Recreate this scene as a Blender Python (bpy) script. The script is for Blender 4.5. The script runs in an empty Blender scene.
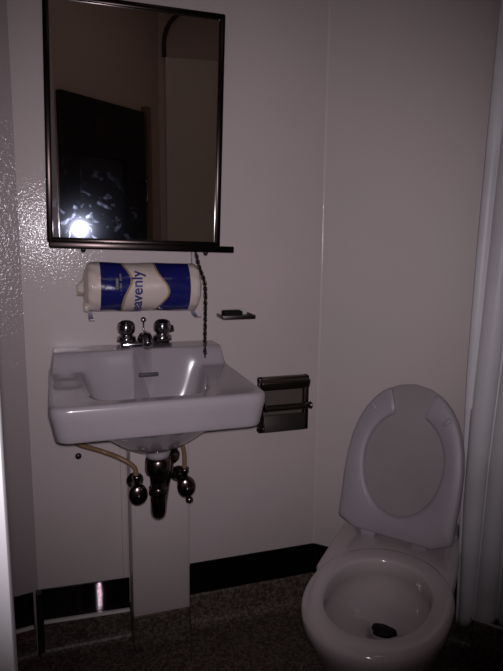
import bpy, bmesh, math, random
from mathutils import Vector, Matrix
random.seed(7)
COL = bpy.context.scene.collection
PI = math.pi
S2 = 2 ** -.5

# ------------------------------------------------------------------ camera numbers
FPX, YAW, PIT, ROLL = 600.0, math.radians(18.6), math.radians(9.6), math.radians(0.6)
CAM = Vector((0, -1.67, 1.2))
Fv = Vector((math.sin(YAW) * math.cos(PIT), math.cos(YAW) * math.cos(PIT), -math.sin(PIT)))
R0 = Vector((math.cos(YAW), -math.sin(YAW), 0))
U0 = R0.cross(Fv)
Rv = R0 * math.cos(ROLL) + U0 * math.sin(ROLL)
Uv = -R0 * math.sin(ROLL) + U0 * math.cos(ROLL)


# ------------------------------------------------------------------ materials
def mat(name, col, rough=.5, metal=0., coat=0., bump=None, spec=.5, trans=0., ior=1.45, var=None, cbump=None):
    m = bpy.data.materials.new(name)
    m.use_nodes = True
    nt = m.node_tree
    b = nt.nodes['Principled BSDF']
    b.inputs['Base Color'].default_value = (*col, 1)
    b.inputs['Roughness'].default_value = rough
    b.inputs['Metallic'].default_value = metal
    b.inputs['Coat Weight'].default_value = coat
    b.inputs['Coat Roughness'].default_value = .06
    b.inputs['Specular IOR Level'].default_value = spec
    b.inputs['Transmission Weight'].default_value = trans
    b.inputs['IOR'].default_value = ior
    tc = nt.nodes.new('ShaderNodeTexCoord')
    if bump:
        sc, st, det = bump
        n = nt.nodes.new('ShaderNodeTexNoise')
        n.inputs['Scale'].default_value = sc
        n.inputs['Detail'].default_value = det
        nt.links.new(tc.outputs['Object'], n.inputs['Vector'])
        bp = nt.nodes.new('ShaderNodeBump')
        bp.inputs['Strength'].default_value = st
        bp.inputs['Distance'].default_value = .002
        nt.links.new(n.outputs['Fac'], bp.inputs['Height'])
        nt.links.new(bp.outputs['Normal'], b.inputs['Normal'])
    if cbump:
        sc, st, cw, cr, bd = cbump
        b.inputs['Coat Weight'].default_value = cw; b.inputs['Coat IOR'].default_value = 1.55; b.inputs['Coat Roughness'].default_value = cr
        n = nt.nodes.new('ShaderNodeTexNoise'); n.inputs['Scale'].default_value = sc; n.inputs['Detail'].default_value = 3
        nt.links.new(tc.outputs['Object'], n.inputs['Vector'])
        bp = nt.nodes.new('ShaderNodeBump'); bp.inputs['Strength'].default_value = st; bp.inputs['Distance'].default_value = bd
        nt.links.new(n.outputs['Fac'], bp.inputs['Height']); nt.links.new(bp.outputs['Normal'], b.inputs['Coat Normal'])
    if var:
        col2, sc, lo, hi = var
        n = nt.nodes.new('ShaderNodeTexNoise')
        n.inputs['Scale'].default_value = sc
        n.inputs['Detail'].default_value = 5
        nt.links.new(tc.outputs['Object'], n.inputs['Vector'])
        r = nt.nodes.new('ShaderNodeValToRGB')
        r.color_ramp.elements[0].position = lo
        r.color_ramp.elements[1].position = hi
        r.color_ramp.elements[0].color = (*col, 1)
        r.color_ramp.elements[1].color = (*col2, 1)
        nt.links.new(n.outputs['Fac'], r.inputs['Fac'])
        nt.links.new(r.outputs['Color'], b.inputs['Base Color'])
    return m


M_WALL = mat('wall_paint', (.485, .41, .405), .5, spec=.3, cbump=(150, 1., .20, .08, .00060), var=((.455, .392, .38), 3, .35, .65))
M_WALL3 = mat('satin_wall_paint', (.485, .41, .40), .5, spec=.3, var=((.455, .40, .38), 3, .35, .65))
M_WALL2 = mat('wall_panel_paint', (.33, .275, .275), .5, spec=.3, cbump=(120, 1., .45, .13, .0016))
M_CEIL = mat('ceiling_paint', (.6, .5, .45), .6)
M_REAR = mat('rear_wall_laminate', (.66, .53, .45), .5)
M_REAR2 = mat('rear_panel_laminate', (.86, .76, .62), .45)
M_DOOR = mat('dark_door_laminate', (.014, .012, .012), .4)
M_PORC = mat('porcelain', (.33, .29, .31), .2, coat=.35, var=((.31, .27, .29), 6, .4, .6))
M_TOIL = mat('toilet_porcelain', (.48, .42, .425), .14, coat=.5, var=((.45, .385, .38), 5, .4, .6))
M_SEAT = mat('seat_plastic', (.31, .275, .30), .45, var=((.28, .25, .27), 8, .4, .6))
M_LID = mat('lid_plastic', (.27, .232, .24), .45, var=((.25, .215, .22), 6, .4, .6))
M_STAIN = mat('bowl_stain', (.010, .006, .004), .6, spec=.2)
M_CHROME = mat('chrome', (.34, .32, .34), .11, 1.)
M_DCHROME = mat('tarnished_chrome', (.16, .13, .125), .2, 1., bump=(60, .3, 3))
M_STEEL = mat('dark_steel', (.10, .085, .08), .38, 1.)
M_BRONZE = mat('bronze_steel', (.085, .068, .060), .36, 1.)
M_FLAP = mat('holder_flap_steel', (.05, .04, .036), .55, .8)
M_FRAME = mat('mirror_frame_steel', (.035, .026, .025), .25, 1.)
M_BLACK = mat('black_plastic', (.012, .011, .012), .35)
M_TUBE = mat('tan_tube', (.19, .115, .06), .4)
M_CHAIN = mat('blackened_chain', (.06, .045, .045), .3, .9)
M_CURT = mat('curtain_vinyl', (.60, .58, .60), .42, var=((.51, .49, .51), 4, .4, .6))
M_NEAR = mat('near_door_paint', (.80, .78, .80), .5)
M_PWHITE = mat('wrap_cream', (.52, .44, .39), .28, coat=.4, bump=(35, .7, 3))
M_PBLUE = mat('wrap_blue', (.008, .010, .10), .2, coat=.6, bump=(35, .7, 3))
M_PGOLD = mat('wrap_gold', (.30, .22, .12), .25, coat=.5)
M_PTEXT = mat('wrap_ink', (.04, .035, .16), .3)
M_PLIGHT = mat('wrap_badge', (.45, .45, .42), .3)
M_WBRACK = mat('bracket_grey', (.30, .29, .36), .35)
M_WATER = mat('bowl_water', (.25, .2, .17), .02, trans=.6, ior=1.33)


def floor_mat():
    m = mat('terrazzo', (.05, .035, .03), .42, spec=.4)
    nt = m.node_tree
    b = nt.nodes['Principled BSDF']
    tc = nt.nodes.new('ShaderNodeTexCoord')
    v = nt.nodes.new('ShaderNodeTexVoronoi'); v.inputs['Scale'].default_value = 170
    n = nt.nodes.new('ShaderNodeTexNoise'); n.inputs['Scale'].default_value = 60; n.inputs['Detail'].default_value = 4
    nt.links.new(tc.outputs['Object'], v.inputs['Vector'])
    nt.links.new(tc.outputs['Object'], n.inputs['Vector'])
    hs = nt.nodes.new('ShaderNodeValToRGB')
    e = hs.color_ramp.elements
    e[0].position = .35; e[0].color = (.050, .034, .028, 1)
    e[1].position = .75; e[1].color = (.15, .12, .10, 1)
    x = e.new(.55); x.color = (.085, .062, .050, 1)
    sep = nt.nodes.new('ShaderNodeSeparateColor')
    nt.links.new(v.outputs['Color'], sep.inputs['Color'])
    mx = nt.nodes.new('ShaderNodeMath'); mx.operation = 'ADD'
    ml = nt.nodes.new('ShaderNodeMath'); ml.operation = 'MULTIPLY'; ml.inputs[1].default_value = .5
    mn = nt.nodes.new('ShaderNodeMath'); mn.operation = 'MULTIPLY'; mn.inputs[1].default_value = .6
    nt.links.new(sep.outputs['Red'], ml.inputs[0]); nt.links.new(n.outputs['Fac'], mn.inputs[0])
    nt.links.new(ml.outputs[0], mx.inputs[0]); nt.links.new(mn.outputs[0], mx.inputs[1])
    nt.links.new(mx.outputs[0], hs.inputs['Fac'])
    nt.links.new(hs.outputs['Color'], b.inputs['Base Color'])
    bp = nt.nodes.new('ShaderNodeBump'); bp.inputs['Strength'].default_value = .35; bp.inputs['Distance'].default_value = .002
    nt.links.new(n.outputs['Fac'], bp.inputs['Height']); nt.links.new(bp.outputs['Normal'], b.inputs['Normal'])
    return m


M_FLOOR = floor_mat()


def mirror_mat():
    """silvered glass, a little brown, with finger smears that scatter light"""
    m = bpy.data.materials.new('smeared_mirror'); m.use_nodes = True
    nt = m.node_tree; nt.nodes.clear()
    out = nt.nodes.new('ShaderNodeOutputMaterial')
    g = nt.nodes.new('ShaderNodeBsdfGlossy'); g.inputs['Roughness'].default_value = .0
    g.inputs['Color'].default_value = (.85, .80, .77, 1)
    h = nt.nodes.new('ShaderNodeBsdfGlossy'); h.inputs['Roughness'].default_value = .13
    h.inputs['Color'].default_value = (.50, .60, .85, 1)
    tc = nt.nodes.new('ShaderNodeTexCoord')
    n1 = nt.nodes.new('ShaderNodeTexNoise'); n1.inputs['Scale'].default_value = 26; n1.inputs['Detail'].default_value = 4
    n1.inputs['Distortion'].default_value = 1.4
    nt.links.new(tc.outputs['Object'], n1.inputs['Vector'])
    r = nt.nodes.new('ShaderNodeValToRGB')
    r.color_ramp.elements[0].position = .56; r.color_ramp.elements[0].color = (.004,) * 3 + (1,)
    r.color_ramp.elements[1].position = .74; r.color_ramp.elements[1].color = (.09,) * 3 + (1,)
    nt.links.new(n1.outputs['Fac'], r.inputs['Fac'])
    mp = nt.nodes.new('ShaderNodeVectorMath'); mp.operation = 'DISTANCE'      # smeared patch low on the left of the glass
    mp.inputs[1].default_value = (-.125, 0, -.235)
    nt.links.new(tc.outputs['Object'], mp.inputs[0])
    mr = nt.nodes.new('ShaderNodeMapRange'); mr.inputs['From Min'].default_value = .02; mr.inputs['From Max'].default_value = .21
    mr.inputs['To Min'].default_value = 1.; mr.inputs['To Max'].default_value = .0; mr.interpolation_type = 'SMOOTHSTEP'
    nt.links.new(mp.outputs['Value'], mr.inputs['Value'])
    mm = nt.nodes.new('ShaderNodeMath'); mm.operation = 'MULTIPLY'
    nt.links.new(r.outputs['Color'], mm.inputs[0]); nt.links.new(mr.outputs[0], mm.inputs[1])
    mx = nt.nodes.new('ShaderNodeMixShader')
    nt.links.new(mm.outputs[0], mx.inputs['Fac'])
    nt.links.new(g.outputs[0], mx.inputs[1]); nt.links.new(h.outputs[0], mx.inputs[2])
    hz = nt.nodes.new('ShaderNodeBsdfGlossy'); hz.inputs['Roughness'].default_value = .06
    hz.inputs['Color'].default_value = (.8, .85, 1, 1)
    m2 = nt.nodes.new('ShaderNodeMixShader'); m2.inputs['Fac'].default_value = .02
    nt.links.new(mx.outputs[0], m2.inputs[1]); nt.links.new(hz.outputs[0], m2.inputs[2])
    nt.links.new(m2.outputs[0], out.inputs['Surface'])
    return m


M_MIRROR = mirror_mat()


def brushed_mat():
    m = bpy.data.materials.new('brushed_steel_base'); m.use_nodes = True
    nt = m.node_tree
    b = nt.nodes['Principled BSDF']
    b.inputs['Base Color'].default_value = (.05, .04, .042, 1)
    b.inputs['Metallic'].default_value = 1
    b.inputs['Roughness'].default_value = .02
    # microscopic horizontal brushing: random tilt of the normal up and down only
    geo = nt.nodes.new('ShaderNodeNewGeometry')
    wn = nt.nodes.new('ShaderNodeTexWhiteNoise'); wn.noise_dimensions = '3D'
    sc_ = nt.nodes.new('ShaderNodeVectorMath'); sc_.operation = 'SCALE'; sc_.inputs['Scale'].default_value = 9000
    nt.links.new(geo.outputs['Position'], sc_.inputs[0]); nt.links.new(sc_.outputs[0], wn.inputs['Vector'])
    mr = nt.nodes.new('ShaderNodeMapRange'); mr.inputs['To Min'].default_value = -.75; mr.inputs['To Max'].default_value = .75
    nt.links.new(wn.outputs['Value'], mr.inputs['Value'])
    cx = nt.nodes.new('ShaderNodeCombineXYZ'); nt.links.new(mr.outputs[0], cx.inputs[2])
    ad = nt.nodes.new('ShaderNodeVectorMath'); ad.operation = 'ADD'
    nt.links.new(geo.outputs['Normal'], ad.inputs[0]); nt.links.new(cx.outputs[0], ad.inputs[1])
    nm = nt.nodes.new('ShaderNodeVectorMath'); nm.operation = 'NORMALIZE'
    nt.links.new(ad.outputs[0], nm.inputs[0]); nt.links.new(nm.outputs[0], b.inputs['Normal'])
    return m


M_BRUSH = brushed_mat()


# ------------------------------------------------------------------ mesh helpers
def link(name, bm, m, parent=None, smooth=True, autosmooth=None):
    bmesh.ops.recalc_face_normals(bm, faces=bm.faces[:])
    me = bpy.data.meshes.new(name)
    for f in bm.faces: f.smooth = smooth
    bm.to_mesh(me); bm.free()
    for k in (m if isinstance(m, (list, tuple)) else [m]): me.materials.append(k)
    if autosmooth:
        me.set_sharp_from_angle(angle=math.radians(autosmooth))
    o = bpy.data.objects.new(name, me); COL.objects.link(o)
    if parent: o.parent = parent
    return o


def thing(name, label, cat, loc=(0, 0, 0), rotz=0, group=None):
    o = bpy.data.objects.new(name, None); COL.objects.link(o)
    o.empty_display_size = .05
    o.location = loc; o.rotation_euler = (0, 0, rotz)
    o['label'] = label; o['category'] = cat
    if group: o['group'] = group
    return o


def tag(o, label, cat, group=None):
    o['label'] = label; o['category'] = cat
    if group: o['group'] = group
    return o


def struct(name, bm, m, label=None, cat=None, smooth=False, autosmooth=None):
    o = link(name, bm, m, smooth=smooth, autosmooth=autosmooth); o['kind'] = 'structure'
    if label: o['label'] = label; o['category'] = cat
    return o


def xf(bm, vs, mx):
    bmesh.ops.transform(bm, matrix=mx, verts=vs)


def add_box(bm, c, s, rot=None, bev=0., seg=2):
    r = bmesh.ops.create_cube(bm, size=1)
    vs = r['verts']
    xf(bm, vs, Matrix.Diagonal((*s, 1)))
    if bev:
        es = list({e for v in vs for e in v.link_edges})
        q = bmesh.ops.bevel(bm, geom=es, offset=bev, segments=seg, affect='EDGES', profile=.5)
        vs = list({v for f in q['faces'] for v in f.verts} | {v for v in vs if v.is_valid})
    M = Matrix.Translation(c)
    if rot is not None: M = M @ rot
    xf(bm, vs, M)
    return vs


def add_loft(bm, rings, caps=(True, True)):
    vr = [[bm.verts.new(p) for p in r] for r in rings]
    for a, b in zip(vr, vr[1:]):
        n = len(a)
        for i in range(n):
            bm.faces.new((a[i], a[(i + 1) % n], b[(i + 1) % n], b[i]))
    if caps[0]: bm.faces.new(vr[0])
    if caps[1]: bm.faces.new(vr[-1])
    return vr


def frame_of(t):
    t = t.normalized()
    a = Vector((0, 0, 1)) if abs(t.z) < .9 else Vector((1, 0, 0))
    u = t.cross(a).normalized()
    return u, t.cross(u).normalized()


def add_tube(bm, pts, r, n=12, caps=(True, True)):
    pts = [Vector(p) for p in pts]
    rings = []
    u = None
    for i, p in enumerate(pts):
        t = (pts[min(i + 1, len(pts) - 1)] - pts[max(i - 1, 0)]).normalized()
        if u is None: u, v = frame_of(t)
        else:
            u = (u - t * u.dot(t)).normalized(); v = t.cross(u)
        rr = r[i] if isinstance(r, (list, tuple)) else r
        rings.append([p + u * rr * math.cos(2 * PI * k / n) + v * rr * math.sin(2 * PI * k / n) for k in range(n)])
    add_loft(bm, rings, caps)


def add_lathe(bm, prof, n=24, M=Matrix.Identity(4)):
    """prof: list of (radius, height), turned about local z"""
    rings = [[M @ Vector((max(r, 1e-4) * math.cos(2 * PI * k / n), max(r, 1e-4) * math.sin(2 * PI * k / n), z)) for k in range(n)] for r, z in prof]
    add_loft(bm, rings)


def smooth_path(pts, n=8):
    pts = [Vector(p) for p in pts]
    P = [pts[0] * 2 - pts[1]] + pts + [pts[-1] * 2 - pts[-2]]
    out = []
    for i in range(1, len(P) - 2):
        a, b, c, d = P[i - 1:i + 3]
        for k in range(n):
            t = k / n
            out.append(.5 * ((2 * b) + (c - a) * t + (2 * a - 5 * b + 4 * c - d) * t * t + (3 * b - a - 3 * c + d) * t ** 3))
    out.append(pts[-1])
    return out


def sstep(a, b, x):
    t = min(1, max(0, (x - a) / (b - a)))
    return t * t * (3 - 2 * t)


def rot_to(d):
    return Vector((0, 0, 1)).rotation_difference(Vector(d).normalized()).to_matrix().to_4x4()


def prism(bm, poly, z0, z1):
    add_loft(bm, [[Vector((x, y, z0)) for x, y in poly], [Vector((x, y, z1)) for x, y in poly]])


def wall_slab(bm, a, b, z0, z1, th):
    """slab whose room face runs a->b; thickness goes to the left of a->b"""
    a = Vector(a); b = Vector(b); d = (b - a).normalized(); n = Vector((-d.y, d.x))
    prism(bm, [a, b, b + n * th, a + n * th], z0, z1)


# ------------------------------------------------------------------ room shell
XC = .785            # corner between back wall and the 45 degree wall
XL = -.07            # seam at the left end of the back wall
ZC = 2.75
P = dict(A=(XL, 0), B=(XC, 0), C=(XC + .70, -.70), D=(XC + .70, -2.62), E=(.50, -2.62),
         F=(-.80, -1.20), G=(-.80, -.125))
def shell(name, a, b, m, z0=0., z1=ZC, th=.08, **k):
    bm = bmesh.new(); wall_slab(bm, P[a] if isinstance(a, str) else a, P[b] if isinstance(b, str) else b, z0, z1, th)
    return struct(name, bm, m, **k)


shell('wall_back', 'A', 'B', M_WALL)
shell('wall_diagonal', 'B', 'C', M_WALL3)
shell('wall_right', 'C', 'D', M_REAR)
shell('wall_rear', 'D', 'E', M_REAR)
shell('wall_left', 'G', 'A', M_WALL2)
shell('wall_side', 'F', 'G', M_REAR)
# rear diagonal wall with the dark door in it
pE, pF = Vector(P['E']), Vector(P['F'])
dd = (pF - pE).normalized()                      # from rear corner towards the left
DL, DR = Vector((-.097, -1.968)), Vector((.352, -2.458))
bm = bmesh.new()
wall_slab(bm, pE, pF, 0, ZC, .08)
struct('wall_rear_diagonal', bm, M_REAR)
poly = [Vector(P[k]) for k in 'ABCDEFG']
cen = Vector((.4, -1.3))
bm = bmesh.new(); prism(bm, [p + (p - cen).normalized() * .1 for p in poly], -.06, 0); struct('floor', bm, M_FLOOR)
bm = bmesh.new(); prism(bm, [p + (p - cen).normalized() * .1 for p in poly], ZC, ZC + .06); struct('ceiling', bm, M_CEIL)

# door in the rear diagonal wall (seen only in the mirror)
nd = Vector((dd.y, -dd.x)); nd = nd if nd.dot(cen - pE) > 0 else -nd      # into the room
def on_rear(t, z, off=0):
    p = pE + dd * t + nd * off
    return Vector((p.x, p.y, z))
RD = Matrix.Rotation(math.atan2(dd.y, dd.x), 4, 'Z')
t0, t1 = .205, .905
bm = bmesh.new()
tm, w = (t0 + t1) / 2, t1 - t0
add_box(bm, on_rear(tm, 1.80, .02), (w, .04, .32), RD, .003)
add_box(bm, on_rear(tm, .52, .02), (w, .04, 1.0), RD, .003)
add_box(bm, on_rear(t0 + .09, 1.33, .02), (.18, .04, .64), RD, .003)
add_box(bm, on_rear(t1 - .06, 1.33, .02), (.12, .04, .64), RD, .003)
dr = struct('door_1', bm, M_DOOR)
bm = bmesh.new(); add_box(bm, on_rear((t0 + .18 + t1 - .12) / 2, 1.33, .015), (w - .30, .008, .64), RD)
o = link('window_pane', bm, mat('dark_pane', (.03, .035, .045), .08, spec=.8), dr, smooth=False)
bm = bmesh.new(); add_box(bm, on_rear(t0 - .03, 1.0, .03), (.04, .06, 2.0), RD, .008)
o = link('door_jamb', bm, mat('jamb_aluminium', (.35, .27, .2), .3, .6), dr, autosmooth=30)
bm = bmesh.new()
add_tube(bm, smooth_path([on_rear(t0 + .05, 1.52, .04), on_rear(t0 + .05, 1.52, .09), on_rear(t0 + .05, 1.40, .09), on_rear(t0 + .05, 1.40, .04)]), .008)
link('door_handle', bm, M_CHROME, dr)
# small plates on the door above the pane
bm = bmesh.new(); add_box(bm, on_rear(.62, 1.80, .045), (.07, .006, .11), RD, .004); link('door_plate', bm, M_STEEL, dr, smooth=False)

# rear wall panel and arched moulding (seen in the mirror)
bm = bmesh.new(); add_box(bm, (.99, -2.60, 1.17), (.90, .05, 2.34), None, .004); struct('trim_1', bm, M_REAR2)
bm = bmesh.new()
arc = [(.535, 2.34)] + [(.535 + .24 * (1 - math.cos(a * PI / 16)), 2.42 + .24 * math.sin(a * PI / 16)) for a in range(9)] + [(1.45, 2.66)]
add_tube(bm, [Vector((x, -2.58, z)) for x, z in arc], .014, 8)
struct('trim_2', bm, mat('arch_moulding', (.05, .035, .03), .5), smooth=True)

# terrazzo cove base along the walls (height .10), with a rounded foot
def cove(name, a, b, h, ea=0, eb=0):
    a = Vector(a); b = Vector(b); d = (b - a).normalized(); n = Vector((d.y, -d.x))   # into room
    prof = [(0, 0)] + [(.030 * (1 - math.sin(k * PI / 12)) + .012, .03 * (1 - math.cos(k * PI / 12))) for k in range(7)] + [(.012, h - .004), (.008, h), (0, h)]
    bm = bmesh.new()
    rings = []
    for p, e in ((a, ea), (b, eb)):
        rings.append([Vector((*(p + n * o_ + d * e * o_), z)) for o_, z in prof])
    add_loft(bm, rings)
    return struct(name, bm, M_FLOOR, smooth=False)


T8 = math.tan(math.radians(22.5))
cove('trim_3', (XL, 0), (.186, 0), .098, 0, 0)
cove('trim_4', (.368, 0), P['B'], .098, 0, -T8)
cove('trim_5', P['B'], P['C'], .098, T8, 0)
cove('trim_6', (XL - .50, -.085), (XL - .012, -.002), .090)

# stainless skirting band above the terrazzo
def band(name, a, b, z0, z1, m, off=.004, lip=True, ea=0, eb=0):
    a = Vector(a); b = Vector(b); d = (b - a).normalized(); n = Vector((d.y, -d.x))
    prof = [(0, z1), (off, z1), (off, z0 + .010)]
    if lip: prof += [(off + .004, z0 + .008), (off + .012, z0 + .003), (off + .012, z0)]
    else: prof += [(off, z0)]
    prof += [(0, z0)]
    bm = bmesh.new()
    add_loft(bm, [[Vector((*(p + n * o_ + d * e * o_), z)) for o_, z in prof] for p, e in ((a, ea), (b, eb))])
    return struct(name, bm, m, smooth=False)


band('baseboard_back', (XL + .01, -.002), (.184, -.016), .098, .198, M_BRUSH, lip=False)
band('baseboard_corner', (.368, 0), P['B'], .098, .200, M_BRUSH, lip=False, eb=-T8)
band('baseboard_diagonal', P['B'], P['C'], .098, .200, M_BRUSH, lip=False, ea=T8)
band('baseboard_left', (XL - .50, -.085), (XL - .014, -.002), .092, .194, M_BRUSH, lip=False)
for nm_, a_, b_, z_ in (('trim_14', (XL + .012, -.012), (.182, -.026), .100), ('trim_15', (XL - .50, -.097), (XL - .016, -.014), .093)):
    bm = bmesh.new(); a_ = Vector(a_); b_ = Vector(b_); d_ = (b_ - a_).normalized()
    add_box(bm, ((a_.x + b_.x) / 2, (a_.y + b_.y) / 2, z_), ((b_ - a_).length, .012, .008), Matrix.Rotation(math.atan2(d_.y, d_.x), 4, 'Z'), .002)
    struct(nm_, bm, mat('aluminium_lip', (.75, .68, .66), .35, .1), autosmooth=30)
# dark open joint where the left panel meets the back wall
bm = bmesh.new(); add_box(bm, (XL + .002, -.010, .10), (.018, .022, .195), None, .003)
struct('trim_7', bm, M_BLACK)

# pipe chase under the sink
bm = bmesh.new()
add_box(bm, (.2685, -.03, .4365), (.163, .10, .657), None, .004)
struct('wall_pilaster', bm, M_WALL, autosmooth=30)
bm = bmesh.new()
add_box(bm, (.2685, -.030, .054), (.165, .103, .108), None, .003)
struct('trim_8', bm, M_FLOOR)
for k, x in enumerate((.176, .361)):
    bm = bmesh.new(); add_box(bm, (x, -.002, .455), (.016, .008, .52), None, .002)
    struct('trim_%d' % (9 + k), bm, M_WALL)

# glossy caulk bead in the corner of the two walls
bm = bmesh.new()
FR = .008
tl_ = FR * T8
pa = Vector((XC - tl_, 0)); cc = pa + Vector((0, -FR))
arc2 = [cc + Vector((math.sin(math.radians(45 * k / 10)), math.cos(math.radians(45 * k / 10)))) * FR for k in range(11)]
fp = arc2 + [Vector((XC + .004, .004))]
prism(bm, fp, .2, ZC)
struct('trim_11', bm, mat('corner_caulk', (.50, .43, .435), .5, spec=.3, cbump=(170, 1., .5, .08, .0005)), autosmooth=20)

# partition edge close to the camera, far left
bm = bmesh.new()
ex = C0 = CAM + (Fv + Rv * (17 - 251.5) / FPX - Uv * (671 - 335.5) / FPX) * .64
add_box(bm, (ex.x - .26, ex.y, 1.0), (.52, .035, 2.0), None, .004)
struct('door_2', bm, M_NEAR, 'pale grey door edge standing upright at the left side of the room', 'door', autosmooth=30)

# ------------------------------------------------------------------ wall hung sink
sink = thing('wall_sink', 'white porcelain wall-hung sink with raised back ledge and square front', 'sink', (.227, 0, .80))
SX0, SX1, SY0, SY1 = -.242, .233, -.436, 0.0     # local footprint
ZR = .046                                         # deck height (world .846)
def rr_ring(inset, n=200, r0=.035):
    x0, x1, y0, y1 = SX0 + inset, SX1 - inset, SY0 + inset, SY1 - inset * .3
    r = max(.004, r0 - inset * .5)
    cx, cy, hx, hy = (x0 + x1) / 2, (y0 + y1) / 2, (x1 - x0) / 2, (y1 - y0) / 2
    out = []
    per = [(hx - r), (hy - r)]
    for k in range(n):
        a = 2 * PI * k / n
        ca, sa = math.cos(a), math.sin(a)
        s = 1 / max(abs(ca) / hx, abs(sa) / hy)
        px, py = ca * s, sa * s
        ox, oy = abs(px) - (hx - r), abs(py) - (hy - r)
        if ox > 0 and oy > 0:
            L = math.hypot(ox, oy)
            ox, oy = ox / L * r, oy / L * r
            px = math.copysign(hx - r + ox, px); py = math.copysign(hy - r + oy, py)
        out.append((cx + px, cy + py))
    return out


def sink_top(x, y):
    X = x; Y = y
    ledge = sstep(-.118, -.088, Y)
    # ledge is narrower than the deck: side shoulders fall away
    side = sstep(SX1 - .006, SX1 - .020, X) * sstep(SX0 + .002, SX0 + .016, X)
    z = ZR + .049 * ledge * side
    # basin hollow
    t = (Y + .385) / .29
    tt = min(1, max(0, t))
    xl = -.150 - .016 * tt; xr = .100 + .068 * tt
    u = (X - (xl + xr) / 2) / ((xr - xl) / 2)
    v = (Y + .245) / .152
    r = (abs(u) ** 6 + abs(v) ** 6) ** (1 / 6)
    hol = sstep(1.02, .80, r)
    bowl = 1 - min(1, (u * .75) ** 2 + (v * .75) ** 2) * .45
    zz = z - (.135 * bowl + .0) * hol * (1 if r < 1.02 else 0)
    # soap hollows on the left deck
    for sx, sy, sr in ((-.200, -.150, .030), (-.198, -.235, .034)):
        q = math.hypot((X - sx) / 1.0, (Y - sy) / 1.25) / sr
        zz -= .009 * sstep(1.05, .55, q)
    q = math.hypot((X - .200), (Y + .15) / 1.3) / .022
    return zz


bm = bmesh.new()
rings = []
n = 220
# underside inner -> outer
def under(x, y):
    q = math.hypot((x - .0) / .185, (y + .235) / .185)
    return -.030 - .108 * sstep(1.05, .0, q) ** .6
for ins in (.19, .16, .13, .10, .07, .05, .035, .024):
    rings.append([Vector((x, y, under(x, y))) for x, y in rr_ring(ins, n)])
rings.append([Vector((x, y, -.036)) for x, y in rr_ring(.018, n)])
rings.append([Vector((x, y, -.034)) for x, y in rr_ring(.013, n)])
for k in range(5):
    f = k / 4
    base = rr_ring(.011 * (1 - f), n)
    rings.append([Vector((x, y, -.030 + (.056 + sink_top(x, y) - ZR) * f)) for x, y in base])
for k in range(1, 6):
    a = k / 5 * PI / 2
    base = rr_ring(.011 * (1 - math.cos(a)), n)
    rings.append([Vector((x, y, sink_top(x, y) - .011 * (1 - math.sin(a)))) for x, y in base])
for k in range(1, 95):
    ins = .011 + k * .00215
    if ins > .213: break
    rings.append([Vector((x, y, sink_top(x, y))) for x, y in rr_ring(ins, n)])
add_loft(bm, rings)
basin = link('basin', bm, M_PORC, sink)
# overflow slot on the back slope of the hollow
bm = bmesh.new(); add_box(bm, (.010, -.1155, .030), (.052, .008, .011), None, .0028, 2)
link('overflow_slot', bm, mat('overflow_grey', (.06, .05, .058), .6), sink, autosmooth=40)
bm = bmesh.new(); add_lathe(bm, [(.0, .0), (.022, .0), (.024, .003), (.020, .006), (0, .005)], 20, Matrix.Translation((0, -.235, -.092)))
link('drain_ring', bm, M_CHROME, sink)
# small bracket tips under the right and left side
for bx in (.185,):
    bm = bmesh.new(); add_box(bm, (bx - .02, -.30, -.038), (.014, .018, .014), None, .003)
    link('bracket_tip', bm, M_BLACK, sink, autosmooth=30)

# ------------------------------------------------------------------ faucet
fa = thing('sink_faucet', 'chrome centreset faucet with two round handles on the sink ledge', 'faucet', (.238, -.048, .8945))
bm = bmesh.new()
add_box(bm, (0, 0, .009), (.135, .046, .018), None, .008, 3)
link('base_plate', bm, M_CHROME, fa, autosmooth=50)
for s in (-1, 1):
    bm = bmesh.new()
    Mx = Matrix.Translation((s * .049, 0, .016))
    add_lathe(bm, [(.0, 0), (.026, 0), (.025, .012), (.018, .016), (.017, .021), (.022, .024), (.0245, .033), (.024, .044), (.020, .052), (.011, .057), (0, .058)], 24, Mx)
    if s > 0:
        add_box(bm, (.049 + .022, .004, .045), (.022, .016, .020), Matrix.Rotation(-.2, 4, 'Y'), .005, 2)
    link('handle', bm, M_CHROME, fa)
bm = bmesh.new()
pth = smooth_path([(0, .004, .012), (0, -.002, .022), (0, -.018, .028), (0, -.044, .024), (0, -.062, .012)])
add_tube(bm, pth, [.0205 - .0065 * i / (len(pth) - 1) for i in range(len(pth))], 16)
link('spout', bm, M_CHROME, fa)
bm = bmesh.new()
add_tube(bm, [(0, .016, .015), (0, .016, .066)], .0025, 8)
add_lathe(bm, [(0, -.007), (.004, -.0055), (.0068, -.002), (.0068, .002), (.004, .0055), (0, .007)], 14, Matrix.Translation((0, .016, .071)) @ Matrix.Diagonal((1.15, 1.15, 1.15, 1)))
link('pop_up_rod', bm, M_CHROME, fa)

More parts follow.
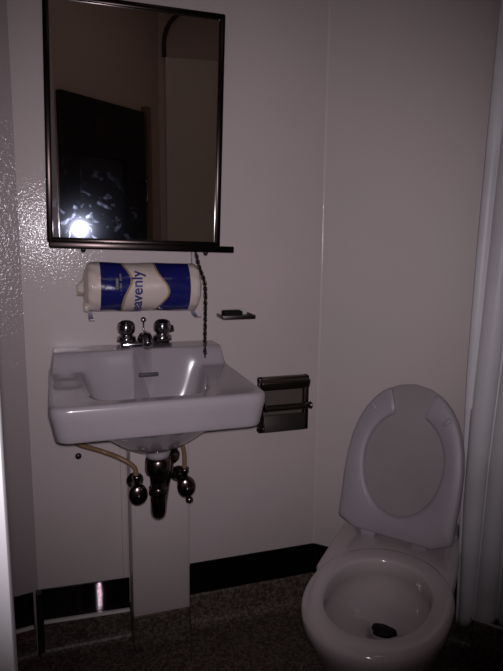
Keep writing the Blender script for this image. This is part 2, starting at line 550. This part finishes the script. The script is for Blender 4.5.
# ------------------------------------------------------------------ drain trap and shutoff valves
tr = thing('drain_trap', 'tarnished chrome drain trap hanging below the sink bowl', 'drain pipe', (.243, -.205, .520))
bm = bmesh.new()
add_lathe(bm, [(.0, .165), (.046, .165), (.038, .142), (.031, .124), (.030, .116), (0, .116)], 22)
link('tailpiece', bm, M_PORC, tr)
bm = bmesh.new()
add_lathe(bm, [(0, .118), (.026, .118), (.033, .108), (.034, .082), (.030, .070), (.022, .064), (.019, .03), (0, .03)], 20)
link('slip_nut', bm, M_DCHROME, tr)
bm = bmesh.new()
pth = smooth_path([(0, 0, .07), (0, 0, .02), (0, .004, -.025), (.004, .026, -.050), (.012, .054, -.035), (.022, .068, .01), (.034, .072, .06), (.036, .090, .088), (.036, .118, .09)], 6)
add_tube(bm, pth, .0205, 16)
link('trap_bend', bm, M_DCHROME, tr)
bm = bmesh.new()
add_lathe(bm, [(0, 0), (.021, 0), (.0245, .006), (.0245, .022), (.021, .028), (0, .028)], 20, Matrix.Translation((0, .002, .008)))
link('trap_collar', bm, M_DCHROME, tr)
bm = bmesh.new()
add_lathe(bm, [(0, 0), (.024, 0), (.032, .008), (.034, .022), (.026, .034), (0, .036)], 20, Matrix.Translation((.036, .062, .074)))
link('trap_nut', bm, M_DCHROME, tr)
bm = bmesh.new()
add_lathe(bm, [(0, 0), (.036, 0), (.034, .006), (.024, .014), (0, .014)], 24, Matrix.Translation((.036, .1245, .09)) @ rot_to((0, -1, 0)))
link('escutcheon', bm, M_DCHROME, tr)

def valve(name_label, cx, cz, s, tube_pts, tl):
    v = thing('shutoff_valve', name_label, 'valve', (cx, -.08, cz), group=None)
    bm = bmesh.new()
    add_lathe(bm, [(0, 0), (.024, 0), (.023, .005), (.012, .009), (.011, .060), (.016, .062), (.017, .080), (.012, .085), (0, .085)], 20, rot_to((0, -1, 0)))
    add_lathe(bm, [(0, 0), (.009, 0), (.009, .022), (.012, .022), (.012, .034), (0, .034)], 14, Matrix.Translation((s * .004, -.070, .010)))
    link('valve_body', bm, M_DCHROME, v)
    bm = bmesh.new()
    prof = [(0, .0), (.018, .0), (.0245, .005), (.025, .014), (.018, .022), (0, .024)]
    add_lathe(bm, prof, 24, Matrix.Translation((s * .004, -.082, -.002)) @ rot_to((0, -1, 0)) @ Matrix.Diagonal((1.0, 1.2, 1, 1)))
    h = link('valve_handle', bm, M_DCHROME, v)
    bm = bmesh.new(); add_lathe(bm, [(0, 0), (.006, 0), (.005, .004), (0, .005)], 12, Matrix.Translation((s * .004, -.1055, -.002)) @ rot_to((0, -1, 0)))
    link('handle_screw', bm, M_CHROME, h)
    bm = bmesh.new()
    add_tube(bm, smooth_path(tube_pts, 10), .0062, 12)
    link('supply_tube', bm, M_TUBE, v)
    return v


valve('left shutoff valve under the sink, with the long tan supply tube', .199, .525, -1,
      [(-.180, -.08, .262), (-.180, -.08, .205), (-.162, -.06, .150), (-.090, -.04, .108), (-.045, -.062, .092), (-.010, -.070, .066), (-.005, -.070, .036)], 0)
vR = valve('right shutoff valve under the sink, with the short curved tan tube', .320, .530, 1,
      [(-.052, -.03, .225), (-.040, -.05, .165), (-.010, -.075, .125), (.002, -.075, .09), (.004, -.070, .036)], 0)
bm = bmesh.new()
add_lathe(bm, [(0, 0), (.008, .0), (.011, .006), (.009, .014), (0, .017)], 14, Matrix.Translation((.012, -.088, -.034)) @ rot_to((0, -.6, -1)))
link('drain_cap', bm, M_DCHROME, vR)

bm = bmesh.new(); add_lathe(bm, [(0, 0), (.009, 0), (.0085, .005), (.005, .008), (0, .008)], 12, Matrix.Translation((.054, 0, .582)) @ rot_to((0, -1, 0)))
tag(link('wall_bolt', bm, M_BLACK), 'small dark bolt head in the wall under the left end of the sink', 'bolt')

# ------------------------------------------------------------------ mirror and shelf
mz = math.radians(2.7)
MR = Matrix.Rotation(-mz, 4, 'Z') @ Matrix.Rotation(math.radians(1.35), 4, 'Y')
mir = thing('wall_mirror', 'large rectangular steel-framed mirror with smears, above the sink', 'mirror', (.232, -.022, 1.470))
mir.rotation_euler = MR.to_euler()
MW, MH = .453, .602
bm = bmesh.new(); add_box(bm, (0, -.004, 0), (MW - .012, .004, MH - .012)); link('mirror_glass', bm, M_MIRROR, mir, smooth=False)
bm = bmesh.new()
for s in (-1, 1):
    add_box(bm, (s * (MW / 2 - .006), -.004, 0), (.015, .020, MH), None, .003)
    add_box(bm, (0, -.004, s * (MH / 2 - .006)), (MW, .020, .014), None, .003)
link('mirror_frame', bm, M_FRAME, mir, autosmooth=30)
bm = bmesh.new(); add_box(bm, (0, .004, 0), (MW - .02, .010, MH - .02)); link('back_panel', bm, M_BLACK, mir, smooth=False)
she = thing('mirror_shelf', 'narrow dark metal shelf directly under the wall mirror', 'shelf', (.243, 0, 1.1645))
she.rotation_euler = (0, math.radians(1.5), 0)
bm = bmesh.new(); add_box(bm, (-.004, -.048, 0), (.474, .095, .006), None, .0015)
add_box(bm, (-.004, -.095, -.001), (.476, .007, .017), None, .003, 3); link('shelf_plate', bm, M_FRAME, she, autosmooth=30)
for x in (-.160, .158):
    bm = bmesh.new()
    add_lathe(bm, [(0, 0), (.006, 0), (.007, -.006), (.004, -.012), (0, -.013)], 12, Matrix.Translation((x, -.085, -.006)))
    link('shelf_screw', bm, M_BLACK, she)

# ------------------------------------------------------------------ towel roll bracket + wrapped roll
RY, RZ, RR = -.080, 1.060, .063
RX0, RX1 = .088, .374
hol = thing('roll_holder', 'thin grey roll bracket hanging from the mirror shelf', 'bracket', (.249, -.02, 1.15))
for x in (-.151, .130):
    bm = bmesh.new()
    q = smooth_path([(x, .008, .0), (x, .008, -.05), (x, .008, -.13), (x, -.004, -.168), (x, -.05, -.176), (x, -.085, -.170)], 6)
    for p_, p2 in zip(q, q[1:]):
        d_ = p2 - p_
        add_box(bm, (p_ + p2) / 2, (.012, .0025, d_.length * 1.05), rot_to(d_), 0)
    link('bracket_arm', bm, M_WBRACK, hol, smooth=False)

roll = thing('paper_towel_roll', 'plastic-wrapped paper towel roll with blue bands lying crosswise under the mirror', 'paper towels', ((RX0 + RX1) / 2, RY, RZ))
roll.rotation_euler = (0, math.radians(1.2), 0)
L = RX1 - RX0
NA, NL = 160, 240
def band_mat(s, a):
    """s 0..1 along, a angle above the camera-facing line"""
    aa = a / (PI / 2)
    c = max(0, math.cos(min(abs(a), PI)))
    l1 = .290 + .075 * math.exp(-((a + -.35) / .55) ** 2)
    r0 = .60 + .115 * math.exp(-((a - -.12) / .62) ** 2)
    if s < .108: return 0
    if s < l1: return 1
    if s < l1 + .022: return 2
    if s < r0 - .02: return 0
    if s < r0: return 2
    if s < .905: return 1
    return 0
bm = bmesh.new()
rings = []
for i in range(NL + 1):
    s = i / NL
    x = -L / 2 + s * L
    ring = []
    for k in range(NA):
        a = 2 * PI * k / NA
        r = RR * (1 + .012 * math.sin(5 * a + 9 * s) + .008 * math.sin(3 * a - 17 * s) + .02 * (abs(2 * s - 1) ** 6) * math.sin(11 * a + 30 * s))
        e = min(s, 1 - s) * L
        if e < .010: r *= .88 + .12 * math.sqrt(e / .010)
        ring.append(Vector((x, -r * math.cos(a), r * math.sin(a))))
    rings.append(ring)
# puckered ends
def ends(sx, x0):
    out = []
    for j, (f, dx) in enumerate(((.70, .006), (.45, .009), (.20, .006), (.03, .004))):
        out.append([Vector((x0 + sx * dx, -RR * .9 * f * math.cos(2 * PI * k / NA) * (1 + .06 * math.sin(9 * 2 * PI * k / NA)), RR * .9 * f * math.sin(2 * PI * k / NA) * (1 + .06 * math.sin(9 * 2 * PI * k / NA)))) for k in range(NA)])
    return out
nl0 = 4
allr = ends(-1, -L / 2)[::-1] + rings + ends(1, L / 2)
vr = add_loft(bm, allr)
bm.faces.ensure_lookup_table()
fi = 0
for i in range(len(allr) - 1):
    for k in range(NA):
        f = bm.faces[fi]; fi += 1
        if nl0 <= i < nl0 + NL:
            a = 2 * PI * (k + .5) / NA
            if a > PI: a -= 2 * PI
            f.material_index = band_mat((i - nl0 + .5) / NL, a)
link('wrapped_roll', bm, [M_PWHITE, M_PBLUE, M_PGOLD], roll)
# twisted plastic ends of the wrapper
bm = bmesh.new()
rng = []
for j in range(9):
    t = j / 8
    rad = .020 * (1 - t) + .010 + .008 * t
    rng.append([Vector((-L / 2 - .002 - .022 * t, rad * math.cos(2 * PI * k / 20) * (1 + .25 * math.sin(5 * 2 * PI * k / 20 + 3 * t)), .004 - .010 * t + rad * .8 * math.sin(2 * PI * k / 20) * (1 + .2 * math.sin(3 * 2 * PI * k / 20)))) for k in range(20)])
add_loft(bm, rng)
add_box(bm, (-L / 2 - .003, -.03, -.048), (.014, .03, .018), Matrix.Rotation(.5, 4, 'X'), .005)
link('wrapper_tail', bm, M_PWHITE, roll)

def wrap_text(body, size, s_pos, a_mid, m, name, bold=.0008):
    cu = bpy.data.curves.new(name, 'FONT'); cu.body = body; cu.size = size; cu.align_x = 'CENTER'; cu.align_y = 'CENTER'
    cu.offset = bold; cu.extrude = .0004
    cu.resolution_u = 3
    ob = bpy.data.objects.new(name, cu); COL.objects.link(ob)
    dg = bpy.context.evaluated_depsgraph_get()
    me = bpy.data.meshes.new_from_object(ob.evaluated_get(dg))
    bpy.data.objects.remove(ob)
    bm = bmesh.new(); bm.from_mesh(me)
    bmesh.ops.triangulate(bm, faces=bm.faces[:])
    for _ in range(2):
        bmesh.ops.subdivide_edges(bm, edges=[e for e in bm.edges if e.calc_length() > .004], cuts=1)
        bmesh.ops.triangulate(bm, faces=bm.faces[:])
    for v in bm.verts:
        tx, ty, tz = v.co                      # text runs upwards round the roll
        a = a_mid + tx / RR
        r = RR * 1.016 + tz
        x = -L / 2 + s_pos * L - ty
        v.co = Vector((x, -r * math.cos(a), r * math.sin(a)))
    return link(name, bm, m, roll, smooth=False)


wrap_text('heavenly', .039, .425, -.32, M_PTEXT, 'printed_word')
bm = bmesh.new()
for (s0, s1, a0, a1) in ((.235, .258, -.18, .42), (.270, .284, .30, .62), (.270, .284, .02, .22), (.270, .284, -.22, -.05)):
    g = [[bm.verts.new((-L / 2 + s_ * L, -RR * 1.018 * math.cos(a0 + (a1 - a0) * k / 8), RR * 1.018 * math.sin(a0 + (a1 - a0) * k / 8))) for k in range(9)] for s_ in (s0, s1)]
    for k in range(8): bm.faces.new((g[0][k], g[0][k + 1], g[1][k + 1], g[1][k]))
bmesh.ops.solidify(bm, geom=bm.faces[:], thickness=.0004)
link('printed_badge', bm, M_PLIGHT, roll)

# hanging chain
bm = bmesh.new()
pth = smooth_path([(.373, -.088, 1.148), (.380, -.092, 1.115), (.393, -.098, 1.075), (.396, -.100, 1.04), (.395, -.100, .96), (.394, -.100, .888), (.394, -.103, .868)], 30)
acc = 0; prev = None; k = 0
Lk = .0076
cur = pth[0]; nxt = 0
for i in range(1, len(pth)):
    seg = pth[i] - pth[i - 1]; sl = seg.length
    while acc + sl >= nxt:
        p = pth[i - 1] + seg * ((nxt - acc) / sl)
        t = seg.normalized()
        M = Matrix.Translation(p) @ rot_to(t) @ Matrix.Rotation(k * PI / 2 + .5, 4, 'Z')
        ring = [M @ Vector((.0042 * math.cos(a * PI / 5), 0, .0062 * math.sin(a * PI / 5))) for a in range(10)]
        ring.append(ring[0])
        add_tube(bm, ring, .0021, 6, (False, False))
        nxt += Lk; k += 1
    acc += sl
tag(link('hanging_chain', bm, M_CHAIN), 'dark thin chain hanging from the mirror shelf down to the sink ledge', 'chain')

# ------------------------------------------------------------------ soap dish
sd = thing('soap_dish', 'small metal soap dish fixed to the wall above the sink ledge, right of the chain', 'soap dish', (.508, 0, .965))
bm = bmesh.new()
add_box(bm, (-.006, -.036, 0), (.096, .072, .006), None, .002)
for s in (-1, 1): add_box(bm, (s * .046 - .006, -.036, .004), (.005, .072, .009), None, .002)
add_box(bm, (-.006, -.070, .004), (.096, .005, .009), None, .002)
link('tray', bm, M_STEEL, sd, autosmooth=30)
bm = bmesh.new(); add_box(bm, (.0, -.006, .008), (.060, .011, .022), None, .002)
link('wall_plate', bm, M_PLIGHT, sd, autosmooth=30)  # pale colour stands in for the white highlight on the dish
bm = bmesh.new(); add_box(bm, (.489, -.040, .9765), (.055, .036, .016), None, .004, 3)
tag(link('soap_bar', bm, mat('dark_soap', (.010, .007, .008), .7, spec=.1)), 'small dark bar lying on the metal soap dish', 'soap')

# ------------------------------------------------------------------ recessed toilet paper holder
tp = thing('toilet_paper_holder', 'dark metal recessed toilet paper holder in the wall right of the sink, empty', 'toilet paper holder', (.662, 0, .688))
W, H = .164, .172
bm = bmesh.new()
for s in (-1, 1):
    add_box(bm, (s * (W / 2 - .008), -.012, 0), (.016, .024, H), None, .004)
    add_box(bm, (0, -.012, s * (H / 2 - .009)), (W, .024, .018), None, .004)
link('holder_frame', bm, M_BRONZE, tp, autosmooth=30)
bm = bmesh.new(); add_box(bm, (0, -.003, 0), (W - .02, .005, H - .02)); link('back_plate', bm, mat('holder_back', (.11, .09, .075), .45, .3), tp, smooth=False)
bm = bmesh.new()
add_box(bm, (0, -.024, H / 2 - .020), (W - .004, .030, .030), Matrix.Rotation(.3, 4, 'X'), .006, 3)
link('hood', bm, M_BRONZE, tp, autosmooth=30)
bm = bmesh.new()
add_tube(bm, [(-W / 2 + .012, -.040, -.004), (W / 2 - .004, -.040, -.004)], .0095, 16)
add_lathe(bm, [(0, -.004), (.010, -.003), (.012, .002), (.008, .006), (0, .007)], 14, Matrix.Translation((W / 2 - .003, -.040, -.004)) @ rot_to((1, 0, 0)))
for s in (-1, 1):
    add_box(bm, (s * (W / 2 - .016), -.030, -.004), (.008, .030, .022), None, .003)
link('roller', bm, M_BRONZE, tp, autosmooth=40)
bm = bmesh.new(); add_box(bm, (0, -.028, -H / 2 + .030), (W - .03, .008, .052), Matrix.Rotation(-.25, 4, 'X'), .003)
link('lower_flap', bm, M_FLAP, tp, autosmooth=30)

# ------------------------------------------------------------------ toilet (local x along the diagonal wall, local -y out into the room)
TE = .300
toi = thing('toilet', 'white porcelain toilet with its seat and lid raised against the angled wall', 'toilet',
            (XC + TE * S2, -TE * S2, 0), -PI / 4)
BX = .028
TZ = .380
def egg(cx, cy, hw, hf, hb, z, n=96, p=2.15):
    """ring centred (cx, cy); hf towards the front (-y), hb to the back"""
    out = []
    for k in range(n):
        a = 2 * PI * k / n
        c, s = math.cos(a), math.sin(a)
        x = math.copysign(abs(c) ** (2 / p), c) * hw
        y = math.copysign(abs(s) ** (2 / p), s) * (hb if s > 0 else hf)
        out.append(Vector((cx + x, cy + y, z)))
    return out


CY = -.455
bm = bmesh.new()
R = []
R.append(egg(BX, -.34, .115, .20, .26, 0))
R.append(egg(BX, -.34, .120, .205, .26, .015))
R.append(egg(BX, -.34, .112, .195, .255, .05))
R.append(egg(BX, -.35, .108, .19, .25, .12))
R.append(egg(BX, -.37, .118, .205, .24, .19))
R.append(egg(BX, -.41, .140, .215, .24, .25))
R.append(egg(BX, -.44, .158, .216, .23, .31))
R.append(egg(BX, CY, .166, .224, .215, .345))
R.append(egg(BX, CY, .168, .227, .217, TZ - .016))
for k in range(1, 5):
    a = k / 4 * PI / 2
    R.append(egg(BX, CY, .168 - .016 * (1 - math.cos(a)), .227 - .016 * (1 - math.cos(a)), .217 - .016 * (1 - math.cos(a)), TZ - .016 + .016 * math.sin(a)))
R.append(egg(BX, CY, .140, .190, .176, TZ + .001))
R.append(egg(BX, CY, .126, .174, .158, TZ - .001))
for k in range(1, 5):
    a = k / 4 * PI / 2
    R.append(egg(BX, CY, .126 - .008 * math.sin(a), .174 - .009 * math.sin(a), .158 - .008 * math.sin(a), TZ - .001 - .012 * (1 - math.cos(a))))
R.append(egg(BX, CY, .117, .164, .149, TZ - .040))
R.append(egg(BX, CY + .002, .121, .166, .152, TZ - .050))
R.append(egg(BX, CY + .012, .116, .156, .136, TZ - .078))
R.append(egg(BX, CY + .034, .103, .146, .102, TZ - .108))
R.append(egg(BX, CY + .064, .084, .130, .066, TZ - .130))
R.append(egg(BX, CY + .086, .060, .090, .044, TZ - .146))
R.append(egg(BX, CY + .094, .040, .044, .030, TZ - .160))
R.append(egg(BX, CY + .096, .028, .026, .020, TZ - .185))
add_loft(bm, R)
bowl = link('bowl', bm, M_TOIL, toi)
# deck joining the rim to the wall
bm = bmesh.new()
def deck_ring(z, ins):
    pts = [(-.155 + ins, -.006), (.155 - ins, -.006), (.155 - ins, -.20), (.164 - ins, -.36), (.155 - ins, -.42), (-.155 + ins, -.42), (-.164 + ins, -.36), (-.155 + ins, -.20)]
    return [Vector((x, y, z)) for x, y in pts]
def deck_poly(z, ins):
    lft = [(-.158 + ins, -.006), (-.157 + ins, -.12), (-.155 + ins, -.22), (-.152 + ins, -.30), (-.148 + ins, -.40)]
    rgt = [(.152 - ins, -.006), (.154 - ins, -.11), (.174 - ins, -.17), (.180 - ins, -.28), (.184 - ins, -.40)]
    # back of the rim ring bounds the deck in front
    inner = []
    for k in range(13):
        a = PI * k / 12
        inner.append((BX - .150 * math.cos(a), CY + .178 * math.sin(a) ** .9 + .0))
    pts = lft + inner + rgt[::-1]
    return [Vector((x, y, z)) for x, y in pts]
zs = [(.22, .02), (.30, .008), (TZ - .020, .0), (TZ - .010, .002), (TZ - .004, .008)]
add_loft(bm, [deck_poly(z, i) for z, i in zs])
dk = link('rear_deck', bm, M_TOIL, toi, autosmooth=50)
# pedestal back block to wall
bm = bmesh.new(); add_box(bm, (0, -.12, .14), (.20, .225, .28), None, .02, 3); link('pedestal', bm, M_TOIL, toi, autosmooth=50)
bm = bmesh.new()
st = []
for k in range(28):
    a = 2 * PI * k / 28
    rr = 1 + .10 * math.sin(3 * a + .6) + .05 * math.sin(5 * a)
    st.append((BX - .004 + .031 * rr * math.cos(a), CY + .088 + .021 * rr * math.sin(a)))
# stain sits on the bowl floor
add_loft(bm, [[Vector((x, y, TZ - .162)) for x, y in st], [Vector((BX + (x - BX) * .9, CY + .088 + (y - CY - .088) * .9, TZ - .1515)) for x, y in st]])
link('drain_stain', bm, M_STAIN, toi)

# lid and seat, hinged at the back of the deck and leaning on the wall
HY, HZ = -.188, TZ + .003
lean = math.atan2(.130, .40)
HM = Matrix.Translation((-.002, HY, HZ)) @ Matrix.Rotation(math.radians(-7), 4, 'Z') @ Matrix.Rotation(-lean, 4, 'X')   # local z up the lid, local -y to the room
LL = .425
def half_w(t, s=.965):
    pts = [(0, .112), (.004, .118), (.052, .164), (.060, .167), (.2, .168), (.35, .171), (.5, .169), (.62, .162), (.72, .150), (.80, .135), (.87, .114), (.92, .093), (.96, .067), (.985, .042), (1, .0)]
    for (a, b), (c, d) in zip(pts, pts[1:]):
        if t <= c: return (b + (d - b) * (t - a) / (c - a)) * s
    return 0
def outline(s=1., z0=0., n=60, L=LL):
    ts = [(1 - math.cos(PI * i / n)) / 2 for i in range(n + 1)]
    rt = [(half_w(t, s), z0 + t * (L - z0)) for t in ts]
    return rt + [(-x, z) for x, z in rt[::-1][1:]]
def slab(bm, ol, y0, y1, r=.004, cz=.2):
    def sc(f): return [(x * f, cz + (z - cz) * f) for x, z in ol]
    rings = []
    for y, f in ((y0, .975), (y0 + (y1 - y0) * .2, 1.), (y0 + (y1 - y0) * .8, 1.), (y1, .975), (y1, .90)):
        rings.append([HM @ Vector((x, y, z)) for x, z in sc(f)])
    add_loft(bm, rings)
bm = bmesh.new(); slab(bm, outline(.955), .0, -.014); link('lid', bm, M_LID, toi, autosmooth=40)

# open-front seat
bm = bmesh.new()
def seat_pts(n=180):
    outer, inner = [], []
    for i in range(n + 1):
        u = i / n                                   # from tip of right arm down round to tip of left arm
        ang = math.radians(70) - u * math.radians(320)     # direction from centre; 90 = up
        d = Vector((math.cos(ang), math.sin(ang)))
        c = Vector((0, .215))
        # outer: march to outline
        lo, hi = 0, .4
        for _ in range(24):
            m_ = (lo + hi) / 2; q = c + d * m_
            t = q.y / (LL * 1.0)
            ins = 0 <= t <= 1 and abs(q.x) <= half_w(t)
            lo, hi = (m_, hi) if ins else (lo, m_)
        outer.append(c + d * lo)
        rx, ry = .110, .134 if d.y > 0 else .150
        c2 = Vector((0, .210))
        k = 1 / math.sqrt((d.x / rx) ** 2 + (d.y / ry) ** 2)
        q = c2 + d * k
        if d.y > .2:                                 # arms: inner edge runs up to the gap
            pass
        inner.append(q)
    return outer, inner
o_, i_ = seat_pts()
nP = len(o_)
prof = [(0, .2), (.04, .75), (.14, 1.), (.5, 1.08), (.86, 1.), (.96, .75), (1, .2)]
rings = []
for a, b in zip(o_, i_):
    ring = []
    for f, h in prof:
        q = a.lerp(b, f); ring.append(HM @ Vector((q.x, -.016 - .011 * h, q.y)))
    for f, h in prof[::-1]:
        q = a.lerp(b, f); ring.append(HM @ Vector((q.x, -.0165 , q.y)))
    rings.append(ring)
def shrink(ring, f, away):
    c = sum(ring, Vector()) / len(ring)
    return [c + (p - c) * f + away for p in ring]
aw0 = (sum(rings[0], Vector()) - sum(rings[3], Vector())) / len(rings[0]); aw0 = aw0.normalized() * .006
aw1 = (sum(rings[-1], Vector()) - sum(rings[-4], Vector())) / len(rings[0]); aw1 = aw1.normalized() * .006
rings = [shrink(rings[0], .80, aw0)] + rings + [shrink(rings[-1], .80, aw1)]
add_loft(bm, rings)
link('seat', bm, M_SEAT, toi, autosmooth=50)
for s in (-1, 1):
    bm = bmesh.new()
    add_box(bm, (s * .070, HY, TZ + .004), (.040, .034, .020), None, .005)
    add_tube(bm, [(s * .070 - .022, HY, HZ + .002), (s * .070 + .022, HY, HZ + .002)], .009, 14)
    link('hinge', bm, M_SEAT, toi, autosmooth=40)
for s in (-1, 1):
    bm = bmesh.new()
    M = HM @ Matrix.Translation((s * .104, -.026, .335 if s > 0 else .345)) @ Matrix.Rotation(s * -.9, 4, 'Y')
    add_box(bm, (0, 0, 0), (.026, .010, .012), None, .003)
    bmesh.ops.transform(bm, matrix=M, verts=bm.verts[:])
    link('seat_bumper', bm, M_SEAT, toi, autosmooth=40)

# ------------------------------------------------------------------ curtain bunched at the right
def pix_on_plane(x, y, p0, nrm):
    r = Fv + Rv * (x - 251.5) / FPX - Uv * (y - 335.5) / FPX
    return CAM + r * ((p0 - CAM).dot(nrm) / r.dot(nrm))
pn = Vector((S2, S2, 0))
vn = Vector((math.sin(YAW + .35), math.cos(YAW + .35), 0))
p0 = Vector((1.076, -.367, .1))
def interp(tab, y):
    if y <= tab[0][0]:
        (a, b), (c, d) = tab[0], tab[1]; return b + (d - b) * (y - a) / (c - a)
    for (a, b), (c, d) in zip(tab, tab[1:]):
        if y <= c: return b + (d - b) * (y - a) / (c - a)
    return tab[-1][1]
EL = [(5, 500), (130, 488), (250, 477), (375, 467), (460, 463), (540, 459.5), (622, 456)]
AB = [(5, 514), (110, 503), (235, 490), (330, 480), (420, 470), (500, 463.5), (622, 458)]
BC = [(5, 546), (200, 521), (345, 503.5), (460, 489), (540, 481), (622, 473)]
CD = [(5, 590), (200, 553), (345, 531), (460, 512), (540, 503), (622, 496)]
DE = [(5, 640), (200, 600), (345, 570), (460, 548), (540, 536), (622, 528)]
bm = bmesh.new()
front, backr = [], []
rows = [622 - 8 * i for i in range(100)]
grid = []
for y in rows:
    bs = [interp(t, y) for t in (EL, AB, BC, CD, DE)]
    pts = []
    for j, (a, b) in enumerate(zip(bs, bs[1:])):
        wpx = b - a
        for k in range(15 if j < 3 else 16):
            f = k / 15
            q = pix_on_plane(a + wpx * f, y - (a - 456) * 0, p0, pn)
            wd = wpx / FPX * 1.45
            bulge = wd * (.55 if j else .30) * math.sqrt(max(0, 1 - (2 * f - 1) ** 2))
            pts.append(q - vn * bulge)
    grid.append(pts)
zt = 2.08
gv = [[bm.verts.new(p) for p in row] for row in grid if row[0].z < zt]
for a, b in zip(gv, gv[1:]):
    for k in range(len(a) - 1): bm.faces.new((a[k], a[k + 1], b[k + 1], b[k]))
bmesh.ops.recalc_face_normals(bm, faces=bm.faces[:])
cu = link('hanging_curtain', bm, M_CURT)
sol = cu.modifiers.new('thick', 'SOLIDIFY'); sol.thickness = .003; sol.offset = 0
tag(cu, 'off-white curtain bunched in rounded vertical folds at the right, beside the toilet', 'curtain')
top = [v.co.copy() for v in cu.data.vertices if v.co.z > zt - .05]
rod = bmesh.new()
tl = gv and None
ta, tb = grid[len([1 for r_ in grid if r_[0].z < zt]) - 1][0], grid[len([1 for r_ in grid if r_[0].z < zt]) - 1][-1]
dirn = Vector((tb.x - ta.x, tb.y - ta.y, 0)).normalized()
za = ta.z
# rod from the diagonal wall, just above the curtain's head
A_ = Vector((ta.x, ta.y, za + .012)) - pn * .01
# distance back along -dirn to the wall
kx = (XC - .0 - (A_.x + A_.y)) / ((-dirn).x + (-dirn).y) if abs(dirn.x + dirn.y) > 1e-4 else .2
add_tube(rod, [A_ + dirn * .0 - dirn * min(.25, abs(kx)), A_ + dirn * .22], .012, 12)
tag(link('curtain_rail', rod, M_STEEL), 'round metal curtain rail above the bunched curtain', 'curtain rail')

# metal threshold strip on the base behind the curtain
gp = [pix_on_plane(x, y, Vector((0, 0, .155)), Vector((0, 0, 1))) for x, y in ((473, 618), (503, 628))]
bm = bmesh.new()
a, b = gp; b = a + (b - a) * 2.2
d = (b - a).normalized()
add_box(bm, ((a.x + b.x) / 2, (a.y + b.y) / 2, .152), ((b - a).length, .008, .006), Matrix.Rotation(math.atan2(d.y, d.x), 4, 'Z'), .002)
add_lathe(bm, [(0, -.006), (.005, -.004), (.0065, 0), (.005, .004), (0, .006)], 14, Matrix.Translation((a.x, a.y, .154)))  # rounded end added to catch a glint from the flash
struct('trim_12', bm, mat('worn_strip', (.6, .55, .55), .3, .6), autosmooth=30)
bm = bmesh.new()
add_box(bm, ((a.x + b.x) / 2, (a.y + b.y) / 2 , .0745), ((b - a).length, .006, .149), Matrix.Rotation(math.atan2(d.y, d.x), 4, 'Z'), .004)
struct('trim_13', bm, M_FLOOR)

# ------------------------------------------------------------------ camera
cd = bpy.data.cameras.new('camera'); cam = bpy.data.objects.new('camera', cd); COL.objects.link(cam)
cd.sensor_fit = 'VERTICAL'; cd.sensor_height = 36; cd.lens = FPX / 671 * 36; cd.clip_start = .02
M = Matrix((Rv, Uv, -Fv)).transposed().to_4x4(); M.translation = CAM
cam.matrix_world = M
bpy.context.scene.camera = cam

# ------------------------------------------------------------------ light: the phone's flash beside the lens
fl = bpy.data.lights.new('flash', 'SPOT'); fo = bpy.data.objects.new('flash', fl); COL.objects.link(fo)
fl.energy = 45; fl.color = (1., .92, 1.01); fl.shadow_soft_size = .012
fl.spot_size = math.radians(79); fl.spot_blend = 1.
fpos = CAM + Rv * .004 + Uv * .018
fo.location = fpos
aim = (Fv + Rv * (225 - 251.5) / FPX - Uv * (300 - 335.5) / FPX)
fo.rotation_euler = aim.to_track_quat('-Z', 'Y').to_euler()
al = bpy.data.lights.new('unseen_fill_light', 'AREA'); ao = bpy.data.objects.new('unseen_fill_light', al); COL.objects.link(ao)
al.energy = .45; al.color = (1., .86, .80); al.size = .5; ao.location = (.60, -1.60, 2.70)  # added unseen fill, lifts the room reflected in the mirror
w = bpy.data.worlds.new('world'); bpy.context.scene.world = w; w.use_nodes = True
w.node_tree.nodes['Background'].inputs[0].default_value = (.02, .018, .02, 1)
w.node_tree.nodes['Background'].inputs[1].default_value = .3

sc = bpy.context.scene
sc.view_settings.view_transform = 'Standard'; sc.view_settings.look = 'None'
sc.view_settings.gamma = 1; sc.view_settings.use_curve_mapping = False
sc.view_settings.exposure = 0
